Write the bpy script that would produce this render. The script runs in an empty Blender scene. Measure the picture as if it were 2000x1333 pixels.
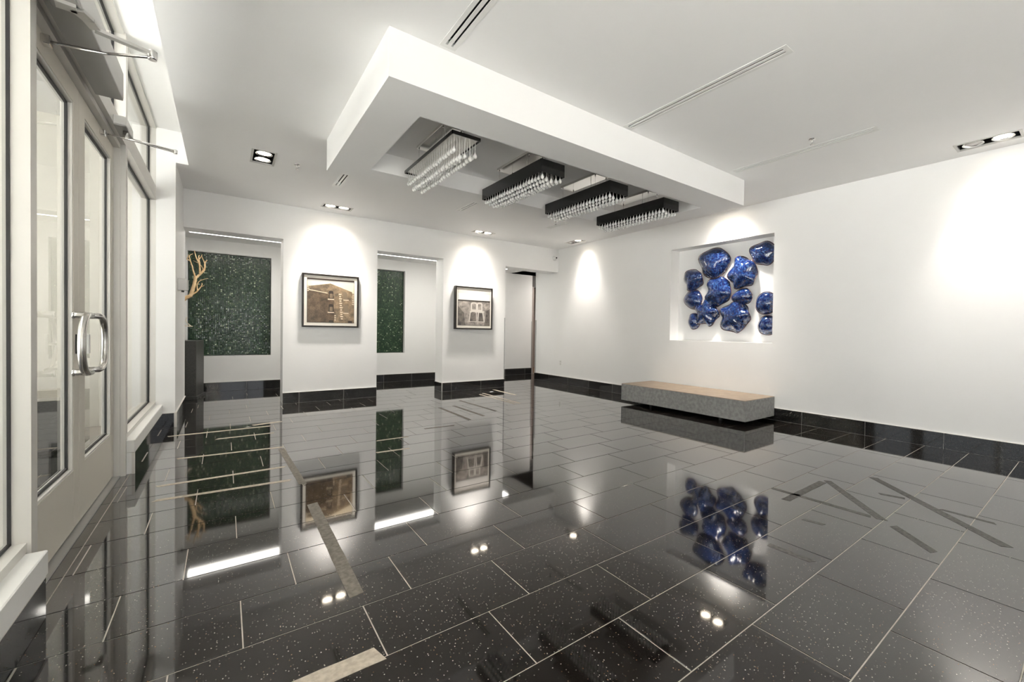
import bpy, bmesh, math, random
from mathutils import Vector, Matrix

# ------------------------------------------------------------------ camera, world, exposure
scene = bpy.context.scene
COL = scene.collection
camd = bpy.data.cameras.new('camera')
cam = bpy.data.objects.new('camera', camd)
COL.objects.link(cam)
scene.camera = cam
YAW, PITCH, ROLL = math.radians(-37.7472), math.radians(-0.8374), math.radians(0.8948)
_f = Vector((math.sin(-YAW) * math.cos(PITCH), math.cos(YAW) * math.cos(PITCH), math.sin(PITCH)))
_r0 = Vector((math.cos(YAW), math.sin(YAW), 0.0))
_u0 = _r0.cross(_f)
_R = math.cos(ROLL) * _r0 + math.sin(ROLL) * _u0
_U = _R.cross(_f)
M = Matrix(((_R.x, _U.x, -_f.x, 0), (_R.y, _U.y, -_f.y, 0), (_R.z, _U.z, -_f.z, 1.15), (0, 0, 0, 1)))
cam.matrix_world = M
camd.sensor_fit = 'HORIZONTAL'
camd.sensor_width = 36.0
camd.lens = 839.2 / 2000 * 36
camd.shift_x = (1000 - 1087.87) / 2000
camd.shift_y = (660.78 - 666.5) / 2000
camd.clip_start = 0.05
camd.clip_end = 200

world = bpy.data.worlds.new('world')
scene.world = world
world.use_nodes = True
wn = world.node_tree.nodes
wn['Background'].inputs[0].default_value = (0.92, 0.96, 1.0, 1)
wn['Background'].inputs[1].default_value = 1.2

vs = scene.view_settings
vs.view_transform = 'Standard'
vs.look = 'None'
vs.exposure = 0.8
vs.gamma = 1.0
vs.use_curve_mapping = False
scene.cycles.max_bounces = 10
scene.cycles.diffuse_bounces = 6
scene.cycles.glossy_bounces = 5
scene.cycles.transparent_max_bounces = 12
scene.cycles.sample_clamp_indirect = 8.0
scene.cycles.use_denoising = True
scene.cycles.blur_glossy = 0.5

SPOT_W = 40.0        # each downlight lamp
LED_E = 7.5          # corridor strip light
rng = random.Random(7)


def portal(name, loc, rot, sx, sy):
    ld = bpy.data.lights.new(name, 'AREA')
    ld.shape = 'RECTANGLE'
    ld.size, ld.size_y = sx, sy
    ld.cycles.is_portal = True
    o = bpy.data.objects.new(name, ld)
    o.location = loc
    o.rotation_euler = rot
    COL.objects.link(o)


# daylight enters by the shop-front windows behind the camera and an added side window on the left
portal('daylight_portal', (.75, -3.05, 1.45), (math.radians(90), 0, 0), 1.9, 2.3)
portal('daylight_portal', (-0.58, -1.15, 1.75), (0, math.radians(-90), 0), 2.9, 2.9)

sund = bpy.data.lights.new('sun', 'SUN')
sund.energy = 32.0
sund.angle = math.radians(0.6)
sund.color = (1.0, 0.985, 0.96)
sun = bpy.data.objects.new('sun', sund)
# high sun on the added bounce pavement outside the shop-front, behind the viewpoint
sun.rotation_euler = Vector((0.1, 0.42, -0.9)).to_track_quat('-Z', 'Y').to_euler()
COL.objects.link(sun)

# ------------------------------------------------------------------ materials
MATS = {}


def mat(name, base=(0.8, 0.8, 0.8), rough=0.5, metal=0.0, spec=0.5, coat=0.0, emit=None, estr=0.0, ior=None):
    if name in MATS:
        return MATS[name]
    m = bpy.data.materials.new(name)
    m.use_nodes = True
    b = m.node_tree.nodes['Principled BSDF']
    b.inputs['Base Color'].default_value = (*base, 1)
    b.inputs['Roughness'].default_value = rough
    b.inputs['Metallic'].default_value = metal
    b.inputs['Specular IOR Level'].default_value = spec
    b.inputs['Coat Weight'].default_value = coat
    b.inputs['Coat Roughness'].default_value = 0.03
    if ior:
        b.inputs['IOR'].default_value = ior
    if emit:
        b.inputs['Emission Color'].default_value = (*emit, 1)
        b.inputs['Emission Strength'].default_value = estr
    MATS[name] = m
    return m


def nodes(m):
    nt = m.node_tree
    return nt, nt.nodes, nt.links, nt.nodes['Principled BSDF']


def ramp(nt, stops, interp='LINEAR'):
    r = nt.nodes.new('ShaderNodeValToRGB')
    r.color_ramp.interpolation = interp
    els = r.color_ramp.elements
    while len(els) < len(stops):
        els.new(0.5)
    for e, (p, c) in zip(els, stops):
        e.position = p
        e.color = (*c, 1) if len(c) == 3 else c
    return r


def noise_mat(name, c0, c1, scale, rough=0.5, detail=4, bump=0.0, **kw):
    m = mat(name, c0, rough, **kw)
    nt, ns, ln, b = nodes(m)
    geo = ns.new('ShaderNodeNewGeometry')
    n = ns.new('ShaderNodeTexNoise')
    n.inputs['Scale'].default_value = scale
    n.inputs['Detail'].default_value = detail
    ln.new(geo.outputs['Position'], n.inputs['Vector'])
    r = ramp(nt, [(0.35, c0), (0.65, c1)])
    ln.new(n.outputs['Fac'], r.inputs['Fac'])
    ln.new(r.outputs['Color'], b.inputs['Base Color'])
    if bump:
        bp = ns.new('ShaderNodeBump')
        bp.inputs['Strength'].default_value = bump
        bp.inputs['Distance'].default_value = 0.002
        ln.new(n.outputs['Fac'], bp.inputs['Height'])
        ln.new(bp.outputs['Normal'], b.inputs['Normal'])
    return m


def granite(name, base, fleck, rough, ior, speck=1.0):
    """polished black stone with pale and coppery flecks"""
    m = mat(name, base, rough, ior=ior)
    nt, ns, ln, b = nodes(m)
    geo = ns.new('ShaderNodeNewGeometry')
    v = ns.new('ShaderNodeTexVoronoi')
    v.inputs['Scale'].default_value = 120
    ln.new(geo.outputs['Position'], v.inputs['Vector'])
    near = ramp(nt, [(0.0, (1, 1, 1)), (0.12, (.8, .8, .8)), (0.26, (0, 0, 0))])
    ln.new(v.outputs['Distance'], near.inputs['Fac'])
    sep = ns.new('ShaderNodeSeparateColor')
    ln.new(v.outputs['Color'], sep.inputs['Color'])
    pick = ramp(nt, [(0.70, (0, 0, 0)), (0.80, (.55, .55, .55)), (0.95, (1, 1, 1))])
    ln.new(sep.outputs['Red'], pick.inputs['Fac'])
    mul = ns.new('ShaderNodeMath')
    mul.operation = 'MULTIPLY'
    ln.new(near.outputs['Color'], mul.inputs[0])
    ln.new(pick.outputs['Color'], mul.inputs[1])
    mul2 = ns.new('ShaderNodeMath')
    mul2.operation = 'MULTIPLY'
    mul2.inputs[1].default_value = speck
    ln.new(mul.outputs[0], mul2.inputs[0])
    fcol = ramp(nt, [(0.0, fleck), (0.6, fleck), (0.8, (0.45, 0.22, 0.08))])
    ln.new(sep.outputs['Green'], fcol.inputs['Fac'])
    n = ns.new('ShaderNodeTexNoise')
    n.inputs['Scale'].default_value = 160
    n.inputs['Detail'].default_value = 3
    ln.new(geo.outputs['Position'], n.inputs['Vector'])
    br = ramp(nt, [(0.35, base), (0.7, tuple(2.6 * c for c in base))])
    ln.new(n.outputs['Fac'], br.inputs['Fac'])
    mix = ns.new('ShaderNodeMix')
    mix.data_type = 'RGBA'
    ln.new(mul2.outputs[0], mix.inputs[0])
    ln.new(br.outputs['Color'], mix.inputs[6])
    ln.new(fcol.outputs['Color'], mix.inputs[7])
    ln.new(mix.outputs[2], b.inputs['Base Color'])
    return m


def glass_mat(name, tint=(0.965, 0.97, 0.965), ior=1.75):
    m = bpy.data.materials.new(name)
    m.use_nodes = True
    nt = m.node_tree
    ns, ln = nt.nodes, nt.links
    ns.clear()
    out = ns.new('ShaderNodeOutputMaterial')
    tr = ns.new('ShaderNodeBsdfTransparent')
    tr.inputs[0].default_value = (*tint, 1)
    gl = ns.new('ShaderNodeBsdfGlossy')
    gl.inputs['Roughness'].default_value = 0.0
    fr = ns.new('ShaderNodeFresnel')
    fr.inputs['IOR'].default_value = ior
    geo = ns.new('ShaderNodeNewGeometry')
    inv = ns.new('ShaderNodeMath')
    inv.operation = 'SUBTRACT'
    inv.inputs[0].default_value = 1
    ln.new(geo.outputs['Backfacing'], inv.inputs[1])
    mul = ns.new('ShaderNodeMath')
    mul.operation = 'MULTIPLY'
    ln.new(fr.outputs[0], mul.inputs[0])
    ln.new(inv.outputs[0], mul.inputs[1])
    mx = ns.new('ShaderNodeMixShader')
    ln.new(mul.outputs[0], mx.inputs[0])
    ln.new(tr.outputs[0], mx.inputs[1])
    ln.new(gl.outputs[0], mx.inputs[2])
    ln.new(mx.outputs[0], out.inputs[0])
    MATS[name] = m
    return m


WALL = noise_mat('wall_paint', (0.87, 0.868, 0.86), (0.88, 0.878, 0.87), 3, rough=0.55)
CEIL = noise_mat('ceiling_paint', (0.88, 0.878, 0.87), (0.89, 0.888, 0.88), 2, rough=0.7)
CREAM = mat('cream_paint', (0.84, 0.82, 0.75), 0.6)
TILE = granite('black_granite_tile', (0.0065, 0.0052, 0.0044), (0.75, 0.70, 0.62), 0.05, 1.42)
TILE.node_tree.nodes['Principled BSDF'].inputs['Coat Weight'].default_value = 1.0
TILE.node_tree.nodes['Principled BSDF'].inputs['Coat IOR'].default_value = 1.38
TILE.node_tree.nodes['Principled BSDF'].inputs['Coat Roughness'].default_value = 0.04
BASE = granite('black_granite_skirting', (0.008, 0.008, 0.008), (0.45, 0.43, 0.40), 0.05, 1.5, 0.5)
GROUT = noise_mat('beige_grout', (0.50, 0.46, 0.40), (0.58, 0.53, 0.47), 40, rough=0.85)
ALU = mat('pale_anodised_aluminium', (0.66, 0.645, 0.61), 0.42, metal=0.25)
ALU_D = mat('satin_aluminium_door', (0.66, 0.625, 0.55), 0.42, metal=0.1)
GASKET = mat('black_rubber_gasket', (0.02, 0.02, 0.02), 0.6)
GLASS = glass_mat('clear_glass')
CHROME = mat('polished_steel', (0.72, 0.71, 0.69), 0.14, metal=1.0)
BRUSHED = noise_mat('brushed_steel', (0.56, 0.55, 0.52), (0.66, 0.645, 0.62), 60, rough=0.25, metal=1.0)
GREYM = mat('grey_metal_cover', (0.36, 0.355, 0.34), 0.45, metal=0.3)
BLACK = mat('black_lacquer', (0.008, 0.008, 0.008), 0.16)
DARK = mat('dark_void', (0.008, 0.008, 0.008), 0.8)
WHITEP = mat('white_plastic', (0.80, 0.80, 0.78), 0.4)
WHITEM = mat('white_powder_coat', (0.78, 0.78, 0.76), 0.35)
TAPE = noise_mat('beige_tape_residue', (0.36, 0.31, 0.25), (0.50, 0.44, 0.36), 45, rough=0.75, bump=0.3)
TAPED = noise_mat('grey_tape_residue', (0.075, 0.072, 0.067), (0.125, 0.12, 0.11), 45, rough=0.7)
TAPEM = noise_mat('mid_tape_residue', (0.13, 0.115, 0.095), (0.21, 0.19, 0.16), 45, rough=0.75)  # tone between the beige and the grey residue
CONC = noise_mat('grey_concrete', (0.25, 0.25, 0.245), (0.35, 0.35, 0.34), 22, rough=0.65, bump=0.25)
CONCT = noise_mat('bench_top_stone', (0.28, 0.215, 0.155), (0.34, 0.265, 0.195), 9, rough=0.5)
PED = noise_mat('dark_grey_stone', (0.055, 0.055, 0.053), (0.085, 0.085, 0.08), 60, rough=0.45)
BARK = noise_mat('driftwood', (0.62, 0.40, 0.20), (0.80, 0.60, 0.36), 18, rough=0.7)
TWIG = mat('pale_twig', (0.75, 0.68, 0.55), 0.7)
BULB = mat('lamp_glow', (1, 1, 1), 0.4, emit=(1.0, 0.86, 0.68), estr=14)
LEDM = mat('strip_light_glow', (1, 1, 1), 0.4, emit=(1.0, 0.96, 0.88), estr=LED_E)
REFL = mat('lamp_reflector', (0.75, 0.75, 0.74), 0.12, metal=1.0)
BROWN = mat('taupe_door_paint', (0.33, 0.275, 0.25), 0.5)
TAN = mat('tan_floor', (0.36, 0.24, 0.16), 0.25)
CRYSTAL = mat('clear_crystal', (0.95, 0.95, 0.93), 0.02, ior=1.5)
_b = CRYSTAL.node_tree.nodes['Principled BSDF']
_b.inputs['Transmission Weight'].default_value = 0.4
_b.inputs['Coat Weight'].default_value = 1.0


# ------------------------------------------------------------------ mesh helpers
class MB:
    """collects simple shapes and links them as one mesh object"""

    def __init__(self):
        self.v, self.f, self.mi, self.sm = [], [], [], []

    def face(self, idx, mi=0, sm=False):
        self.f.append(idx)
        self.mi.append(mi)
        self.sm.append(sm)

    def box(self, x0, x1, y0, y1, z0, z1, mi=0):
        n = len(self.v)
        self.v += [(x0, y0, z0), (x1, y0, z0), (x1, y1, z0), (x0, y1, z0), (x0, y0, z1), (x1, y0, z1), (x1, y1, z1), (x0, y1, z1)]
        for q in ((0, 3, 2, 1), (4, 5, 6, 7), (0, 1, 5, 4), (1, 2, 6, 5), (2, 3, 7, 6), (3, 0, 4, 7)):
            self.face([n + i for i in q], mi)
        return self

    def cbox(self, x0, x1, y0, y1, z0, z1, b=0.003, mi=0):
        """box with chamfered edges along all twelve edges"""
        n = len(self.v)
        X, Y, Z = (x0, x1), (y0, y1), (z0, z1)
        idx = {}
        for i in (0, 1):
            for j in (0, 1):
                for k in (0, 1):
                    sx, sy, sz = (1 - 2 * i) * b, (1 - 2 * j) * b, (1 - 2 * k) * b
                    for a in range(3):
                        p = [X[i] + sx, Y[j] + sy, Z[k] + sz]
                        p[a] = (X[i], Y[j], Z[k])[a]
                        idx[i, j, k, a] = len(self.v)
                        self.v.append(tuple(p))
        fs = []
        for i in (0, 1):
            fs.append([idx[i, 0, 0, 0], idx[i, 1, 0, 0], idx[i, 1, 1, 0], idx[i, 0, 1, 0]])
            fs.append([idx[0, i, 0, 1], idx[1, i, 0, 1], idx[1, i, 1, 1], idx[0, i, 1, 1]])
            fs.append([idx[0, 0, i, 2], idx[1, 0, i, 2], idx[1, 1, i, 2], idx[0, 1, i, 2]])
        for i in (0, 1):
            for j in (0, 1):
                fs.append([idx[i, j, 0, 0], idx[i, j, 1, 0], idx[i, j, 1, 1], idx[i, j, 0, 1]])
                fs.append([idx[i, 0, j, 0], idx[i, 1, j, 0], idx[i, 1, j, 2], idx[i, 0, j, 2]])
                fs.append([idx[0, i, j, 1], idx[1, i, j, 1], idx[1, i, j, 2], idx[0, i, j, 2]])
        for i in (0, 1):
            for j in (0, 1):
                for k in (0, 1):
                    fs.append([idx[i, j, k, 0], idx[i, j, k, 1], idx[i, j, k, 2]])
        c = Vector(((x0 + x1) / 2, (y0 + y1) / 2, (z0 + z1) / 2))
        for q in fs:
            p = [Vector(self.v[t]) for t in q]
            nn = (p[1] - p[0]).cross(p[2] - p[0])
            m = sum(p, Vector()) / len(p)
            if nn.dot(m - c) < 0:
                q = q[::-1]
            self.face(q, mi)
        return self

    def tube(self, pts, r, seg=10, caps=True, mi=0):
        pts = [Vector(p) for p in pts]
        rs = r if isinstance(r, (list, tuple)) else [r] * len(pts)
        n0 = len(self.v)
        prev = None
        for i, p in enumerate(pts):
            d = (pts[min(i + 1, len(pts) - 1)] - pts[max(i - 1, 0)])
            if d.length < 1e-9:
                d = Vector((0, 0, 1))
            d.normalize()
            if prev is None:
                a = d.orthogonal().normalized()
            else:
                a = prev - d * prev.dot(d)
                a = a.normalized() if a.length > 1e-6 else d.orthogonal().normalized()
            prev = a
            bb = d.cross(a)
            for k in range(seg):
                t = 2 * math.pi * k / seg
                self.v.append(tuple(p + (a * math.cos(t) + bb * math.sin(t)) * rs[i]))
        for i in range(len(pts) - 1):
            for k in range(seg):
                k2 = (k + 1) % seg
                self.face([n0 + i * seg + k, n0 + i * seg + k2, n0 + (i + 1) * seg + k2, n0 + (i + 1) * seg + k], mi, True)
        if caps:
            self.face([n0 + k for k in range(seg)][::-1], mi)
            self.face([n0 + (len(pts) - 1) * seg + k for k in range(seg)], mi)
        return self

    def lathe(self, prof, c=(0, 0, 0), seg=16, axis='z', mi=0, smooth=True):
        n0 = len(self.v)
        for (r, h) in prof:
            for k in range(seg):
                t = 2 * math.pi * k / seg
                a, b = r * math.cos(t), r * math.sin(t)
                p = {'z': (a, b, h), 'x': (h, a, b), 'y': (b, h, a)}[axis]
                self.v.append((c[0] + p[0], c[1] + p[1], c[2] + p[2]))
        for i in range(len(prof) - 1):
            for k in range(seg):
                k2 = (k + 1) % seg
                self.face([n0 + i * seg + k, n0 + i * seg + k2, n0 + (i + 1) * seg + k2, n0 + (i + 1) * seg + k], mi, smooth)
        self.face([n0 + k for k in range(seg)][::-1], mi)
        self.face([n0 + (len(prof) - 1) * seg + k for k in range(seg)], mi)
        return self

    def poly(self, pts, mi=0):
        n = len(self.v)
        self.v += [tuple(p) for p in pts]
        self.face([n + i for i in range(len(pts))], mi)
        return self

    def prism(self, pts, z0, z1, mi=0):
        n = len(self.v)
        k = len(pts)
        area = sum(pts[i][0] * pts[(i + 1) % k][1] - pts[(i + 1) % k][0] * pts[i][1] for i in range(k))
        if area < 0:
            pts = pts[::-1]
        self.v += [(p[0], p[1], z0) for p in pts] + [(p[0], p[1], z1) for p in pts]
        self.face([n + i for i in range(k)][::-1], mi)
        self.face([n + k + i for i in range(k)], mi)
        for i in range(k):
            j = (i + 1) % k
            self.face([n + i, n + j, n + k + j, n + k + i], mi)
        return self

    def mesh(self, name, m):
        me = bpy.data.meshes.new(name)
        me.from_pydata(self.v, [], self.f)
        for mm in (m if isinstance(m, (list, tuple)) else [m]):
            me.materials.append(mm)
        me.polygons.foreach_set('material_index', self.mi)
        me.polygons.foreach_set('use_smooth', self.sm)
        me.update()
        return me

    def build(self, name, m, parent=None, loc=None):
        return link(name, self.mesh(name, m), parent, loc)


def link(name, me, parent=None, loc=None):
    o = bpy.data.objects.new(name, me)
    COL.objects.link(o)
    if loc is not None:
        o.location = loc
    if parent is not None:
        o.parent = parent
        if loc is None and parent.location.length > 0:
            # shapes are written in world space: cancel the parent's offset
            o.matrix_parent_inverse = Matrix.Translation(-parent.location)
    return o


def tag(o, label=None, cat=None, group=None, kind=None):
    if label:
        o['label'] = label
    if cat:
        o['category'] = cat
    if group:
        o['group'] = group
    if kind:
        o['kind'] = kind
    return o


def empty(name, loc, label=None, cat=None, group=None, kind=None):
    o = bpy.data.objects.new(name, None)
    o.location = loc
    o.empty_display_size = 0.1
    COL.objects.link(o)
    return tag(o, label, cat, group, kind)


def cells(u0, u1, w0, w1, holes):
    us = sorted({u0, u1, *[min(max(h[i], u0), u1) for h in holes for i in (0, 1)]})
    ws = sorted({w0, w1, *[min(max(h[i], w0), w1) for h in holes for i in (2, 3)]})
    for a, b in zip(us, us[1:]):
        run = None
        for c, d in zip(ws, ws[1:]):
            m, n = (a + b) / 2, (c + d) / 2
            solid = not any(h[0] < m < h[1] and h[2] < n < h[3] for h in holes)
            if solid:
                run = (run[0], d) if run else (c, d)
            if (not solid or d == ws[-1]) and run:
                yield a, b, run[0], run[1]
                run = None


# ------------------------------------------------------------------ room dimensions (metres)
XR, YB, ZC = 5.912, 7.631, 2.99
YF = -3.0
ZO, YB2 = 2.4785, 7.972         # opening height, back face of the pillar wall
YK = 9.65                       # corridor wall
ZK = 2.66                       # corridor ceiling
XI = -0.592                     # inner face of the glazing frames
XD = -0.655                     # inner face of the door leaves
ZTOP = 3.34
BBH, BBT = 0.161, 0.012

# floor -------------------------------------------------------------
fl = empty('floor', (0, 0, 0), 'black granite tile floor with pale grout lines', None, None, 'structure')
MB().box(-3.4, XR + 3, YF - 0.2, YK + 0.1, -0.06, -0.0025).build('grout_bed', GROUT, fl)
courses = [-0.18, 0.165, .51, .853, 1.197, 1.54, 1.88, 2.217, 2.553, 2.893, 3.238, 3.583, 3.925, 4.277, 4.628, 4.985, 5.34, 5.70, 6.06, 6.41, 6.772, 7.13, 7.465, 7.82]
G = 0.0022
tile_cache = {}


def floor_tile(x0, x1, y0, y1):
    key = (round(x1 - x0, 3), round(y1 - y0, 3))
    if key not in tile_cache:
        w, d = (x1 - x0) / 2 - G, (y1 - y0) / 2 - G
        n = MB()
        b = 0.0012
        n.v += [(-w, -d, -0.01), (w, -d, -0.01), (w, d, -0.01), (-w, d, -0.01), (-w, -d, -b), (w, -d, -b), (w, d, -b), (-w, d, -b),
                (-w + b, -d + b, 0), (w - b, -d + b, 0), (w - b, d - b, 0), (-w + b, d - b, 0)]
        n.face([8, 9, 10, 11])
        for i in range(4):
            j = (i + 1) % 4
            n.face([i, j, 4 + j, 4 + i])
            n.face([4 + i, 4 + j, 8 + j, 8 + i])
        tile_cache[key] = n.mesh('floor_tile', TILE)
    link('floor_tile', tile_cache[key], fl, ((x0 + x1) / 2, (y0 + y1) / 2, 0))


XL0 = -0.575
PX = 0.6027
for k in range(len(courses) - 1):
    ph = (k + 0) % 3                 # third-bond offset, phase of course k
    off = 0.057 + 0.2009 * ph
    xs = [XL0]
    x = off - 3 * PX
    while x < XR - 0.02:
        if x > XL0 + 0.02:
            xs.append(x)
        x += PX
    xs.append(XR)
    for a, b in zip(xs, xs[1:]):
        floor_tile(a, b, courses[k], courses[k + 1])
rest = MB()


def rest_tile(a, b, c, d):
    n = len(rest.v)
    rest.v += [(a + G, c + G, 0), (b - G, c + G, 0), (b - G, d - G, 0), (a + G, d - G, 0)]
    rest.face([n, n + 1, n + 2, n + 3])
    rest.v += [(a + G, c + G, -.004), (b - G, c + G, -.004), (b - G, d - G, -.004), (a + G, d - G, -.004)]
    for i in range(4):
        j = (i + 1) % 4
        rest.face([n + 4 + i, n + 4 + j, n + j, n + i])


yy = [7.82 + 0.352 * i for i in range(6)]
yy[-1] = YK
for k in range(5):
    x = -1.5 + (k % 3) * 0.2009
    while x < 7.4:
        rest_tile(x, x + PX, yy[k], yy[k + 1])
        x += PX
y = -0.18
k = 0
while y > YF:
    x = XL0
    while x < XR - .05:
        rest_tile(x, min(x + PX - (0.2 * (k % 3) if x == XL0 else 0), XR), y - 0.345, y)
        x += PX - (0.2 * (k % 3) if x == XL0 else 0)
    y -= 0.345
    k += 1
for k in range(len(courses) - 1):   # narrow threshold strip under the doors and tiles of the entrance porch
    if courses[k] > 6.4:
        break
    rest_tile(-0.70, XL0, courses[k], courses[k + 1])
    x = -0.70 - (k % 3) * 0.2
    rest_tile(x, -0.70, courses[k], courses[k + 1]) if k % 3 else None
    while x > -2.9:
        rest_tile(x - PX, x, courses[k], courses[k + 1])
        x -= PX
tag(rest.build('far_floor_tile', TILE, fl), kind='stuff')

# ceiling -----------------------------------------------------------
DL = {  # downlights: x0,x1,y0,y1
    'A': (0.22, 0.435, 5.44, 5.895), 'B': (1.145, 1.555, 7.15, 7.355), 'C': (3.63, 4.04, 7.165, 7.345),
    'D': (5.54, 5.735, 6.52, 6.95), 'E': (5.515, 5.725, 0.525, 0.97), 'F': (5.54, 5.735, 3.27, 3.71)}
DIFF = [(1.088, 1.195, 1.30, 2.69), (2.80, 2.91, 1.30, 2.705), (4.49, 4.597, 1.30, 2.65),
        (1.088, 1.195, 4.78, 6.165), (2.80, 2.91, 4.78, 6.195), (4.49, 4.597, 4.78, 6.18)]
ce = empty('ceiling', (0, 0, ZC), 'flat white plaster ceiling', None, None, 'structure')
holes = [v for v in DL.values()] + [(a + .012, b - .012, c + .03, d - .03) for a, b, c, d in DIFF]
RX0, RX1, RY0, RY1 = 1.109, 4.567, 3.087, 4.406
holes.append((RX0, RX1, RY0, RY1))
holes.append((-0.9, -0.33, YF, 6.5))
m = MB()
for a, b, c, d in cells(-0.44, XR, YF, YB, holes):
    m.box(a, b, c, d, ZC, ZC + 0.03)
m.build('ceiling_board', CEIL, ce)
MB().box(-0.80, -0.33, YF - .2, 6.56, ZTOP, ZTOP + .03).box(-0.33, -0.31, YF, 6.5, ZC + .03, ZTOP).build('pocket_board', CEIL, ce)
MB().box(-0.34, XR + 1.2, YF - .2, YB + .4, 3.42, 3.5).build('light_block_slab', CEIL, ce)  # unseen slab added above the ceiling to stop sky light leaking in
# dropped soffit with an opening for the chandeliers
SX0, SX1, SY0, SY1, ZS = 0.784, 4.889, 2.7195, 4.7244, 2.6876
ZREC = 2.878
m = MB()
for a, b, c, d in cells(SX0, SX1, SY0, SY1, [(RX0, RX1, RY0, RY1)]):
    m.box(a, b, c, d, ZS, ZC)
m.box(RX0, RX1, RY0, RY1, ZREC, ZREC + .06)
sf = m.build('soffit', CEIL, ce)

# pillar wall at the back --------------------------------------------
P1 = (0.694, 2.044)
P2 = (3.215, 4.55)
wb = MB()
for a, b, c, d in cells(-0.44, XR, 0, ZTOP, [(-0.44, P1[0], 0, ZO), (P1[1], P2[0], 0, ZO), (P2[1], XR, 0, ZO)]):
    wb.box(a, b, YB, YB2, c, d)
tag(wb.build('wall_back', WALL), 'white wall with two broad pillars and three openings', kind='structure')

# corridor behind -----------------------------------------------------
NI = [(-0.50, 0.69, 0.63, 2.44), (1.99, 3.175, 0.63, 2.44)]
wk = MB()
for a, b, c, d in cells(-1.5, 6.60, 0, ZK, NI):
    wk.box(a, b, YK, YK + .12, c, d)
for (a, b, c, d) in NI:
    wk.box(a - .1, b + .1, YK + .12, YK + .16, c - .1, d + .1)
tag(wk.build('wall_corridor', WALL), 'white corridor wall with two recessed mosaic panels', kind='structure')
tag(MB().box(-1.6, -1.5, YB2, YK + .1, 0, ZK).box(-1.5, -.81, YB2 - .12, YB2, 0, ZK).build('wall_corridor_end', WALL), 'white end wall of the corridor', kind='structure')
tag(MB().box(-1.6, 8.6, YB2, YK + .1, ZK, ZK + .05).box(XR, 8.6, 8.4, YK + .1, ZK, ZK + .05).build('ceiling_corridor', CEIL), 'white ceiling of the corridor behind the pillars', kind='structure')
# far doorway at the corridor's right end
fd = empty('door_3', (6.9, YK + .1, 0), 'taupe doorway at the far right end of the corridor', None, None, 'structure')
MB().box(6.60, 6.66, YK + .0, YK + .16, 0, 2.36).build('door_jamb', BROWN, fd)
MB().box(8.5, 8.6, 8.3, YK + .16, 0, ZK).box(XR + .22, 8.6, 8.3, 8.4, 0, ZK).build('side_wall', WALL, fd)
MB().box(6.60, 8.6, YK + .02, YK + .2, 2.34, ZK).build('dark_header', mat('dark_header_paint', (0.035, 0.03, 0.026), .6), fd)
MB().box(6.5, 8.7, 11.3, 11.4, 0, 2.7).box(6.5, 6.6, 9.77, 11.4, 0, 2.7).box(8.55, 8.65, 9.8, 11.4, 0, 2.7).build('far_room_wall', BROWN, fd)
MB().box(6.60, 8.6, YK + .1, 11.4, -.05, 0.0).build('tan_floor', TAN, fd)
MB().box(6.5, 8.7, YK + .1, 11.4, 2.7, 2.75).build('far_room_ceiling', CEIL, fd)

# right wall with the art niche --------------------------------------
NY0, NY1, NZ0, NZ1, ND = 2.84, 4.545, 1.04, 2.546, 0.22
wr = MB()
for a, b, c, d in cells(YF - .2, 8.5, 0, ZTOP, [(NY0, NY1, NZ0, NZ1)]):
    wr.box(XR, XR + ND, a, b, c, d)
wr.box(XR + ND, XR + ND + .05, NY0 - .1, NY1 + .1, NZ0 - .1, NZ1 + .1)
tag(wr.build('wall_right', WALL), 'long white wall with a square recessed niche', kind='structure')

# wall behind the camera, with shop-front windows ---------------------
wf = MB()
for a, b, c, d in cells(-3.3, XR + .2, 0, ZTOP + .1, [(-0.2, 1.7, 0.3, 2.6)]):
    wf.box(a, b, YF - .2, YF, c, d)
tag(wf.build('wall_front', WALL), 'white wall behind the viewpoint with a wide window', kind='structure')
w4 = empty('window_4', (2.6, YF - .1, 0.3), 'wide shop-front window behind the viewpoint', None, None, 'structure')
m = MB()
for x in (-0.2, .72, 1.64):
    m.box(x, x + .06, YF - .14, YF - .06, .3, 2.6)
m.box(-0.2, 1.7, YF - .14, YF - .06, .3, .36).box(-0.2, 1.7, YF - .14, YF - .06, 2.54, 2.6)
m.build('frame', ALU, w4)
tag(MB().box(-30, 30, -45, YF - .2, -.12, -.02).box(-30, -3.3, YF - .2, 30, -.12, -.02).box(-3.3, -.75, YF - .2, -.1, -.12, -.02).build('floor_bounce_pavement', noise_mat('pale_bounce_pavement', (.53, .53, .52), (.60, .60, .59), 3, rough=.8)), 'unseen pale pavement added outside to bounce sunlight indoors', kind='structure')  # added ground out of view, throws sunlight up onto the ceiling
tag(MB().box(-3.3, XR + .8, YF - 1.9, YF - .2, 3.0, 3.1).build('ceiling_sun_blocker', CEIL), 'unseen flat canopy added outside to keep sun off the front window', kind='structure')  # added out of view to block direct sun through the window

# left side: pier, glazing, doors --------------------------------------
wl = MB()
wl.box(XI - .011, -0.44, 6.5, YB2, 0, ZTOP)            # pier
wl.box(-0.80, XI - .011, 6.56, YB2, 0, ZTOP)
wl.box(-0.44, -0.30, 6.5, YB, ZC + .03, ZTOP)
wl.box(-0.80, XI - .011, 6.56, YB2, ZTOP, 3.5)
wl.box(XI - .011, -0.30, 6.6, YB2, ZTOP + .04, 3.5)
wl.box(-0.80, XR + .2, YB2, YB2 + .1, ZK, 3.5)
wl.box(-0.75, -0.56, 4.625, 6.5, 0, 0.255)             # low curb below the far sidelight
wl.box(-0.75, -0.56, 0.6, 2.53, 0, 0.255)              # low curb below the near sidelight
for _a, _b, _c, _d in cells(YF, 0.6, 0, ZTOP, [(-2.6, .3, .3, 3.2)]):
    wl.box(-0.75, -0.56, _a, _b, _c, _d)
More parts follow.
